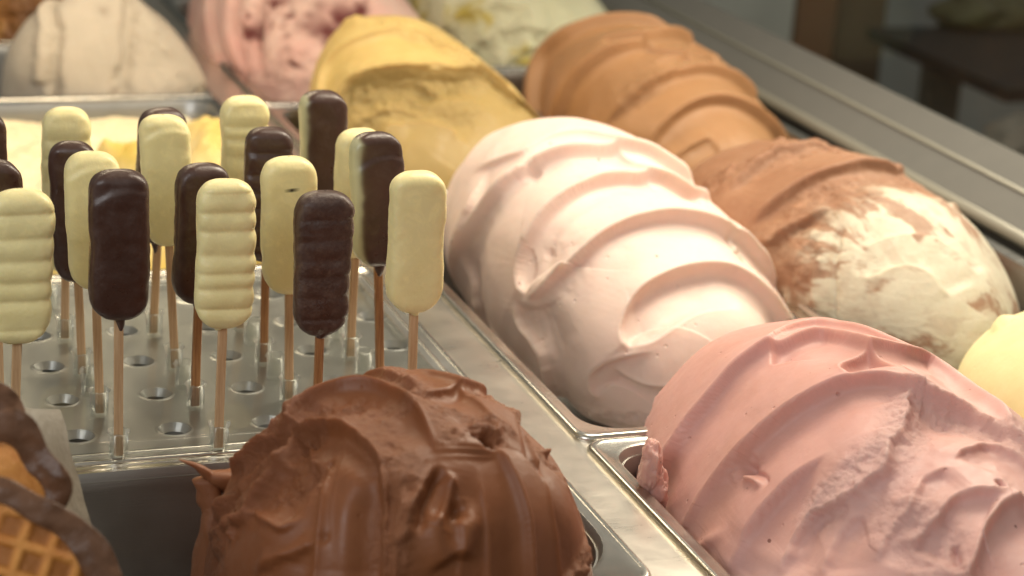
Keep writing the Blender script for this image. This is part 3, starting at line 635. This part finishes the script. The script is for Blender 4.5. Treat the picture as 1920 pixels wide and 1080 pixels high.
# --- flat vanilla cream filling its pan, with a scooped yellow part
nx, ny = 260, 260
X, Y = np.meshgrid(np.linspace(-3.95, 4.12, nx), np.linspace(2.35, 10.55, ny))
P = np.stack([X, Y, np.zeros_like(X)], -1)
yy = .5*(1+np.tanh((Y-5.3+.35*np.sin(X*1.2)+.5*fbm(P, .8, 21, 3))/.35))   # back plateau
Z = -1.15+1.0*yy+.09*fbm(P, 1.0, 22, 4)+.02*fbm(P, 5, 23, 3)
bumpy = np.exp(-(((X-2.45+.25*np.sin(3*Y))/.45)**2+((Y-6.6)/.9)**2)**1.5)*.6+np.exp(-(((X-3.65+.2*np.sin(2.3*Y))/.5)**2+((Y-7.3)/1.5)**2)**1.5)*.5
Z += bumpy*(1+.3*fbm(P, 2, 24, 3)); edge = np.minimum.reduce([X+3.95, 4.12-X, Y-2.35, 10.55-Y]); Z -= .5*np.exp(-edge/.10)
P[..., 2] = Z
T = np.clip((1-yy)*1.1+bumpy*1.8, 0, 1)
tag(mesh_obj('gelato_slab', P.reshape(-1, 3), grid_faces(ny, nx, False), M['cream'], attrs={'tint': T, 'rough': np.full(T.shape, .1)}, origin=(0, 6.5, -1.2)), 'flat pale vanilla cream with a yellow scooped front, behind the ice pops', 'gelato')

# chocolate spike pulled out of the mound and other small torn bits
def tube(pts, rad, nseg=10, seed=0, namp=.0, flat_=1.):
    pts = smooth_poly3(pts, 6); n = len(pts); r = np.interp(np.linspace(0, 1, n), np.linspace(0, 1, len(rad)), rad)
    V = []
    t = np.gradient(pts, axis=0); t /= np.linalg.norm(t, axis=1, keepdims=True)
    for i in range(n):
        a = np.cross(t[i], [0, .3, 1]); a /= np.linalg.norm(a); b = np.cross(t[i], a)
        th = np.arange(nseg)/nseg*2*np.pi
        V.append(pts[i]+r[i]*(np.cos(th)[:, None]*a+flat_*np.sin(th)[:, None]*b))
    V = np.array(V).reshape(-1, 3)
    if namp: V = V+namp*np.stack([noise(V, 4, seed), noise(V, 4, seed+1), noise(V, 4, seed+2)], -1)
    f = [tuple(q) for q in grid_faces(n, nseg).tolist()]+[tuple(range(nseg))[::-1], tuple(range((n-1)*nseg, n*nseg))]
    return V, f
def smooth_poly3(p, k):
    p = np.array(p, float); P = np.vstack([2*p[0]-p[1], p, 2*p[-1]-p[-2]]); out = []
    for i in range(1, len(P)-2):
        for t in np.arange(k)/k:
            out.append(.5*((2*P[i])+(-P[i-1]+P[i+1])*t+(2*P[i-1]-5*P[i]+4*P[i+1]-P[i+2])*t*t+(-P[i-1]+3*P[i]-3*P[i+1]+P[i+2])*t**3))
    out.append(P[-2]); return np.array(out)
chm = [o for o in sc.objects if o.get('label', '').startswith('milk chocolate')][0]
pk = [o for o in sc.objects if o.get('label', '').startswith('dusty rose')][0]
def bit(name, v, f, mat, par):
    o = mesh_obj(name, v, f, mat, attrs={'tint': np.full(len(v), .3), 'rough': np.full(len(v), .3)}, origin=tuple(np.mean(v, 0))); o.location = o.location-par.location; o.parent = par; return o
Ys = -5.6
v, f = tube([unpy(338, 858, Ys), unpy(362, 872, Ys), unpy(392, 893, Ys), unpy(425, 900, Ys), unpy(470, 905, Ys+.2)], [.012, .05, .10, .15, .3], 12, 3, .03, .6); bit('spike', v, f, M['choc'], chm)
v, f = tube([unpy(388, 890, Ys), unpy(392, 940, Ys), unpy(400, 1010, Ys-.1), unpy(410, 1090, Ys-.2)], [.10, .16, .22, .3], 14, 8, .06, .7); bit('torn_flap', v, f, M['choc'], chm)
for k, (px, py, rx, rz) in enumerate(((1222, 868, .10, .22), (1214, 888, .09, .18), (1230, 915, .13, .22))):
    c = unpy(px, py, -5.35-.5*(k > 2)); th = np.linspace(0, 2*np.pi, 48, endpoint=False)[None]; ph = np.linspace(-np.pi/2, np.pi/2, 30)[:, None]
    D = np.stack([np.cos(ph)*np.cos(th), np.cos(ph)*np.sin(th), np.sin(ph)*np.ones_like(th)], -1); D = D*(1+.22*fbm(D+k*1.37, 1.7, k, 3))[..., None]
    bit('torn_lump', (c+D*np.array([rx, .15, rz])).reshape(-1, 3), grid_faces(30, 48), M['pink_dusty'], pk)

# ------------------------------------------------------------------ perforated holder tray for the ice pops
hold = empty('ice_pop_holder', (0, -1, -.9), 'perforated steel tray with clear peg sockets holding the ice pops', 'holder')
def plate():
    V, Fc = [], []; n = 32; r = .168
    def add(v): V.append(v); return len(V)-1
    for i in range(-4, 5):
        for j in range(-3, 2):
            cx, cy = i, j; ring, ri2, low, sq = [], [], [], []
            for k in range(n):
                a = 2*math.pi*(k+.5)/n; c, s_ = math.cos(a), math.sin(a)
                ring.append(add((cx+(r+.035)*c, cy+(r+.035)*s_, .0))); ri2.append(add((cx+(r+.006)*c, cy+(r+.006)*s_, .009))); low.append(add((cx+(r-.045)*c, cy+(r-.045)*s_, -.075)))
                mx = max(abs(c), abs(s_)); sq.append(add((cx+.5*c/mx, cy+.5*s_/mx, 0)))
            for k in range(n):
                k2 = (k+1) % n
                Fc.append((sq[k], sq[k2], ring[k2], ring[k])); Fc.append((ring[k], ring[k2], ri2[k2], ri2[k])); Fc.append((ri2[k], ri2[k2], low[k2], low[k]))
            for k in range(n):  # square corners
                k2 = (k+1) % n; a, b = V[sq[k]], V[sq[k2]]
                if abs(a[0]-b[0]) > 1e-6 and abs(a[1]-b[1]) > 1e-6:
                    q = add((cx+math.copysign(.5, a[0]-cx+b[0]-cx), cy+math.copysign(.5, a[1]-cy+b[1]-cy), 0)); Fc.append((sq[k], q, sq[k2]))
    return V, Fc
v, f = plate(); pl = mesh_obj('perforated_plate', v, f, M['steel_plate'], hold, smooth=False)
mesh_obj('under_tray', *sweep([(.0, -.15, .3), (.05, -.8, .3), (.2, -.9, .3)], (-4.3, 4.3, -3.62, 1.55), cap1=True), M['steel_dark'], hold)
TR = (-4.35, 4.53, -3.70, 1.96)
mesh_obj('tray_rim', *sweep([(.03, -.09, .25), (0, -.06, .28), (0, .0, .28), (.03, .02, .28), (.07, .0, .28), (.1, -.03, .28), (.16, -.035, .28), (.18, .01, .3), (.21, .02, .3), (.24, -.02, .3), (.30, -.03, .3), (.34, -.012, .3)], (4.53-8.88, 4.53, -3.70, 1.96), 8), M['steel'], hold)
# margin strips between holes field and rim
for a_, b_ in ((-3.66, -3.502), (1.502, 1.66)): mesh_obj('margin', *boxes([(-4.3, 4.25, a_, b_, -.05, -.004)]), M['steel_plate'], hold, smooth=False)
mesh_obj('acrylic_cover', *sweep([(-.0, .015, .22), (0, .12, .22), (.03, .145, .22), (.06, .15, .22)], (-4.2, 4.13, -3.60, 1.40), 8, cap1=True), M['acrylic'], hold)
mesh_obj('cover_lip', *sweep([(-.0, .02, .3), (0, .05, .3), (.03, .06, .3), (.08, .05, .3)], (-4.24, 4.17, -3.64, 1.44), 8), M['acrylic'], hold)
def ring_tube(ro, ri, z0, z1, n=22, seed=0):
    th = np.arange(n)/n*2*np.pi; rows = []
    for r, z in ((ro, z0), (ro, z1-.02), (ro+.022, z1-.005), (ro+.018, z1+.008), (ri+.01, z1+.004), (ri, z1-.02), (ri, z0)):
        jag = .006*np.sin(th*6+seed) if r > ro else 0
        rows.append(np.stack([(r+jag)*np.cos(th), (r+jag)*np.sin(th), np.full(n, z)+(.006*np.sin(th*6+seed) if r > ri else 0)], -1))
    return np.array(rows).reshape(-1, 3), grid_faces(len(rows), n)
SX = lambda i: .30+1.02*i
SY = lambda j: -3.65+1.14*j
sv, sf = ring_tube(.098, .084, .02, .30); sock0 = None
for i in range(-1, 4):
    for j in range(0, 5):
        if sock0 is None:
            sock0 = mesh_obj('peg_socket', sv+np.array([SX(i), SY(j), 0]), sf, M['tube'], hold, origin=(SX(i), SY(j), 0)); o = sock0
        else:
            o = sock0.copy(); link(o); o.parent = hold; o.location = Vector((SX(i)*U, SY(j)*U, 0))-hold.location
        o.rotation_euler.z = (i*3+j)*.7
for px, py in ((2.36, -1.84+1.14*0), (3.37, -1.88), (1.32, -1.9), (.3, -1.93), (2.36, -.72), (3.37, -.75)):
    o = sock0.copy(); link(o); o.parent = hold; o.location = Vector((px*U, py*U, 0))-hold.location; o.rotation_euler.z = px*3

# ------------------------------------------------------------------ ice pops
GP = 'small chocolate coated ice pops standing in the holder'
def pop(i, j, kind, ztop, zbot, label, wd=.575, th=.28, ridged=False, yaw=0., tilt=0., drip=None, half=False, speck=False, seed=0, dirty=False, rough=0., lip=None, soft=4.2):
    rr_ = random.Random(seed*7); yaw += rr_.uniform(-.10, .10); tilt += rr_.uniform(-.008, .008); wd *= rr_.uniform(.96, 1.03); th *= rr_.uniform(.92, 1.08)
    x0, y0 = SX(i), SY(j); e = empty('ice_pop', (x0, y0, .06), label, 'ice pop', GP)
    nu, nv = 72, 110; L = ztop-zbot
    t = np.linspace(0, np.pi, nv); v = (1-np.cos(t))/2                     # dense at both ends
    ang = np.linspace(0, 2*np.pi, nu, endpoint=False)
    cx = sp(np.cos(ang), 2/4.0); cy = sp(np.sin(ang), 2/3.4)
    k = np.abs(2*v-1)
    endr = wd*.5/L*2.0
    prof = np.ones(nv)
    def cap(k, r, p): q = np.clip((k-(1-r))/r, 0, 1); return (1-q**p)**(1/p)
    top = v > .5
    pw = np.where(top, cap(k, endr*.85, 2.3), cap(k, endr*1.0, 2.1)); pt = np.where(top, cap(k, endr*.45, 2.1), cap(k, endr*.5, 2.1))
    taper = 1-.02*(1-v)
    X = (wd/2*pw*taper)[:, None]*cx[None]; Yv = (th/2*pt)[:, None]*cy[None]; Zv = (zbot+L*v)[:, None]*np.ones(nu)[None]
    P = np.stack([X, Yv, Zv], -1)
    Q = P+np.array([seed*3.1, seed*1.7, 0])
    fm = np.clip(-cy*1.3, 0, 1)[None]                                      # front face (towards the camera)
    if ridged:
        nr = 7.3; lob = np.abs(np.sin(np.pi*(nr*v+.32*noise(np.stack([v*3+seed*5.3, v*0+seed, v*0], -1), 1.6, 4))))**.75
        lob = lob[:, None]*np.ones(nu)[None]; win = (np.clip((v-.04)/.08, 0, 1)*np.clip((.97-v)/.1, 0, 1))[:, None]
        side = np.clip(.35+.65*fm+.35*np.clip(cx[None], 0, 1), 0, 1)
        P[..., 1] -= .035*win*(lob-.5)*fm*(1 if not rough else .45); P[..., 0] += .016*win*(lob-.5)*np.sign(cx)[None]*np.abs(cx)[None]*(cx[None] > 0)
    am = .012 if not rough else .014
    nrm = np.stack([cx[None]*np.ones((nv, 1)), cy[None]*np.ones((nv, 1)), np.zeros((nv, nu))], -1)
    P += nrm*(am*fbm(Q, 2.6, seed, 3)+.003*fbm(Q, 12, seed, 2)+(rough*.010*fbm(Q, 6, seed+2, 4)*fm))[..., None]
    if lip:                                                                # coating edge that runs over the top
        zz = zbot+L*lip; d = (P[..., 2]-zz-.10*X/wd-.05*np.cos(X*9)) ; P[..., 1] -= .028*fm*(1/(1+np.exp(np.clip(d/.012, -30, 30))))*np.clip((v-.1)/.6, 0, 1)[:, None]
    ca, sa = math.cos(yaw), math.sin(yaw); x, y = P[..., 0].copy(), P[..., 1].copy(); P[..., 0] = x*ca-y*sa; P[..., 1] = x*sa+y*ca
    P[..., 0] += tilt*(P[..., 2]-.3)
    T = np.zeros((nv, nu))
    if half:                                                               # pale side face on a dark pop
        T = 1/(1+np.exp(np.clip(((cx[None]+.80)+.10*fbm(Q, 3, seed, 3)+np.clip(v-.93, 0, 1)[:, None]*8+np.clip((cy[None]-.9), 0, 1)*3)/.04, -30, 30)))
    Rg = np.clip(fm*rough*(1 if ridged else .5)*np.ones((nv, 1)), 0, 1)
    if speck:
        T = np.maximum(T, (((X-.0)/.03)**2+((Zv-ztop+.33+.1*X)/.013)**2 < 1)*(fm > .2)*1.)
    P = P+np.array([x0, y0, 0])
    mat = M['white_choc'] if kind == 'w' else M['dark_choc']
    mesh_obj('coating', P.reshape(-1, 3), grid_faces(nv, nu), mat, e, attrs={'tint': T, 'rough': Rg}, origin=(x0, y0, zbot))
    # stick: flat birch strip with slightly eased edges
    w_, t_ = .045, .028; zs = np.linspace(.05, zbot+.12, 8); prof = [(-w_, -t_*.7), (-w_*.8, -t_), (w_*.8, -t_), (w_, -t_*.7), (w_, t_*.7), (w_*.8, t_), (-w_*.8, t_), (-w_, t_*.7)]
    V = [(x0+a*ca-b*sa+tilt*(z-.3)+.0015*math.sin(z*4+seed), y0+a*sa+b*ca, z) for z in zs for a, b in prof]
    mesh_obj('stick', V, [tuple(q) for q in grid_faces(8, 8).tolist()]+[tuple(range(8))[::-1]], M['stick_dark'] if dirty else M['stick'], e, smooth=False, origin=(x0, y0, .05))
    if drip:
        dx, ln, rr = drip; xb = x0+tilt*(zbot-.3)+dx
        v2, f2 = tube([(xb, y0-.01, zbot+.12), (xb, y0-.02, zbot+.02), (xb+.005, y0-.02, zbot-ln*.5), (xb+.005, y0-.02, zbot-ln)], [rr*2.2, rr*1.5, rr, rr*.45], 14, seed, .008)
        mesh_obj('drip', v2, f2, mat, e, attrs={'tint': np.zeros(len(v2)), 'rough': np.zeros(len(v2))}, origin=(xb, y0, zbot))
    return e
def zat(i, j, py):                                                        # height above the socket of a given picture row
    lo, hi = 0., 5.
    for _ in range(30):
        mid = (lo+hi)/2
        if proj([SX(i), SY(j), mid])[0][1] > py: lo = mid
        else: hi = mid
    return lo
def P_(i, j, kind, pt, pb, xc_top, xc_bot, label, **kw):
    if j > 1: kw.setdefault('wd', .535); kw.setdefault('th', .30)
    zt, zb = zat(i, j, pt), zat(i, j, pb)
    a = proj([SX(i), SY(j), zt])[0][0]; b = proj([SX(i), SY(j), zb])[0][0]; pxp = F/((np.array([SX(i), SY(j), 2])-CAM)@F_)*.93
    tl = ((xc_top-a)-(xc_bot-b))/pxp/(zt-zb)*.9+0*(xc_bot-b)
    return pop(i, j, kind, zt-.01, zb+.02, label, tilt=tl*.8+((xc_bot-b)/pxp)/(zb)*.5, **kw)
P_(-1, 0, 'w', 352, 648, 40, 40, 'white chocolate ice pop with ripples, nearest at the left edge', ridged=True, seed=1, wd=.62)
P_(0, 0, 'd', 316, 603, 222, 224, 'smooth dark chocolate ice pop with a pointed drip, in the front row at left', seed=2, drip=(.01, .11, .035), lip=.86, rough=.12)
P_(1, 0, 'w', 334, 618, 425, 419, 'white chocolate ice pop with rippled front, in the front row', ridged=True, seed=3, drip=(-.05, .02, .03))
P_(2, 0, 'd', 356, 632, 612, 604, 'dark chocolate ice pop with rough bubbly front, nearest the chocolate gelato', ridged=True, rough=1., seed=4, drip=(.02, .03, .05), dirty=True)
P_(3, 0, 'w', 318, 588, 785, 783, 'smooth white chocolate ice pop farthest right in the front row', seed=5, drip=(.0, .035, .035))
P_(-1, 1, 'd', 298, 560, -8, 0, 'dark chocolate ice pop half cut off by the left edge, second row', seed=6)
P_(0, 1, 'w', 281, 545, 176, 184, 'smooth white ice pop tucked behind the dark one with the pointed drip', seed=7, lip=.88)
P_(1, 1, 'd', 304, 572, 380, 374, 'smooth dark ice pop directly behind the rippled white one', seed=8, drip=(-.02, .06, .035), dirty=True)
P_(2, 1, 'w', 291, 554, 545, 547, 'smooth white ice pop with one small dark speck near its top', seed=9, speck=True)
P_(3, 1, 'd', 244, 502, 713, 722, 'glossy dark ice pop with pale left side and wavy top behind the rightmost white one', seed=10, half=True, lip=.80, drip=(.01, .10, .04), dirty=True)
P_(-1, 2, 'd', 206, 470, -30, -12, 'dark chocolate ice pop barely showing at the left edge, higher up', seed=11, drip=(.2, .2, .03))
P_(0, 2, 'd', 262, 531, 135, 143, 'dark chocolate ice pop third row at left, in front of a rippled white one', seed=12, yaw=-.25, drip=(.03, .06, .03))
P_(1, 2, 'w', 213, 463, 314, 326, 'smooth white ice pop overlapping a taller dark one behind it', seed=13, lip=.88)
P_(2, 2, 'd', 236, 493, 503, 500, 'dark chocolate ice pop with faint ripples behind the speckled white one', ridged=True, seed=14, dirty=True, yaw=-.1)
P_(3, 2, 'w', 239, 485, 678, 672, 'white ice pop mostly hidden behind the wavy glossy dark one', seed=15)
P_(0, 3, 'w', 199, 510, 124, 120, 'rippled white ice pop in the back row at left', ridged=True, seed=16, yaw=-.1)
P_(1, 3, 'd', 200, 460, 306, 298, 'dark ice pop with a thick shiny rim, last row behind a white one', seed=17, drip=(-.03, .10, .03), lip=.9)
P_(2, 3, 'w', 178, 440, 460, 462, 'rippled white ice pop in the back row near the centre', ridged=True, seed=18)
P_(3, 3, 'd', 167, 430, 608, 612, 'tallest dark ice pop with a pale left side in the back row', seed=19, half=True)

# ------------------------------------------------------------------ parchment and chocolate dipped waffles, lower left
yp = -5.6
edge = [(112, 765), (124, 800), (134, 850), (150, 900), (160, 940), (172, 985), (190, 1030), (196, 1075), (200, 1100)]
rows = []
for k, (ex, ey) in enumerate(edge):
    row = []
    for t in np.linspace(0, 1, 14):
        p = unpy(ex-160*(1-t), ey+2*(1-t), yp-.12*k); p[1] += .04*math.sin(5*t+k*.8); row.append(p)
    rows.append(row)
V = np.array(rows); V[..., 0] += .012*noise(V, 6, 3)*np.linspace(0, 1, 14)[None]
n = V.shape[0]*V.shape[1]; V2 = np.concatenate([V.reshape(-1, 3), V.reshape(-1, 3)+np.array([0, .012, 0])])
fc = grid_faces(V.shape[0], V.shape[1], False).tolist(); fc = [tuple(q) for q in fc]+[tuple(a+n for a in q[::-1]) for q in fc]
tag(mesh_obj('parchment_sheet', V2, fc, M['paper'], origin=tuple(V2.mean(0))), 'crinkled brown parchment paper standing behind the waffles', 'paper')
def waffle(px, py, Y, rw, rc, label, seed, grid=True, tiltv=(-.15, -.90, .42), rot=.3):
    c = unpy(px, py, Y); n_ = np.array(tiltv, float); n_ /= np.linalg.norm(n_); u_ = np.cross([0, 0, 1], n_); u_ /= np.linalg.norm(u_); u_ = -u_ if u_[0] < 0 else u_; w_ = np.cross(n_, u_)
    e = empty('waffle_piece', tuple(c-n_*.15), label, 'waffle', 'chocolate dipped waffle pieces')
    nr, na = 90, 160; r = np.linspace(0, rw, nr)[:, None]; a = np.linspace(0, 2*np.pi, na, endpoint=False)[None]
    X = r*np.cos(a); Y_ = r*np.sin(a); cr, sr = math.cos(rot), math.sin(rot); gx, gy = X*cr-Y_*sr, X*sr+Y_*cr
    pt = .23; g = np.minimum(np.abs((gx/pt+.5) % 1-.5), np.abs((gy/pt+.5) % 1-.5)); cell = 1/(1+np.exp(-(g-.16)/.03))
    h = .13*(1-(r/rw)**2)+(0 if not grid else -.035*cell); P = c+X[..., None]*u_+Y_[..., None]*w_+h[..., None]*n_
    P = P+(.012*fbm(P, 4, seed, 3))[..., None]*n_
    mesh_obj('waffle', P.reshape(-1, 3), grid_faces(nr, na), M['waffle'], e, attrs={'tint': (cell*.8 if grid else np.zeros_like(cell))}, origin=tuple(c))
    # thick chocolate band around the rim
    nb = 40; b = np.linspace(0, 2*np.pi, nb, endpoint=False)[:, None]; D = np.stack([np.cos(a)*np.ones_like(b), np.sin(a)*np.ones_like(b), np.zeros((nb, na))], -1)
    wv = 1+.30*noise(D*rw, 2.6, seed+3); bw = rc*wv
    rr = rw-.04+rc*.45+bw*.66*np.cos(b)+.13*noise(D*rw, 2.6, seed+4); hh = .07+(.14*bw)*np.sin(b)*(1+.4*noise(D*rw, 4, seed+5))
    P = c+(rr*np.cos(a))[..., None]*u_+(rr*np.sin(a))[..., None]*w_+hh[..., None]*n_; P = P+(.05*fbm(P, 3, seed+9, 3))[..., None]*n_
    mesh_obj('chocolate_edge', P.reshape(-1, 3), grid_faces(nb, na), M['dip'], e, origin=tuple(c))
waffle(6, 1130, -8.3, .76, .19, 'golden waffle piece with a square grid and chocolate rim, lowest left', 31)
waffle(-42, 968, -7.4, .62, .19, 'smooth orange waffle piece with a chocolate rim above the gridded one', 37, grid=False)
waffle(-48, 800, -6.6, .24, .20, 'small chocolate coated waffle piece topmost at the left edge', 41, grid=False)
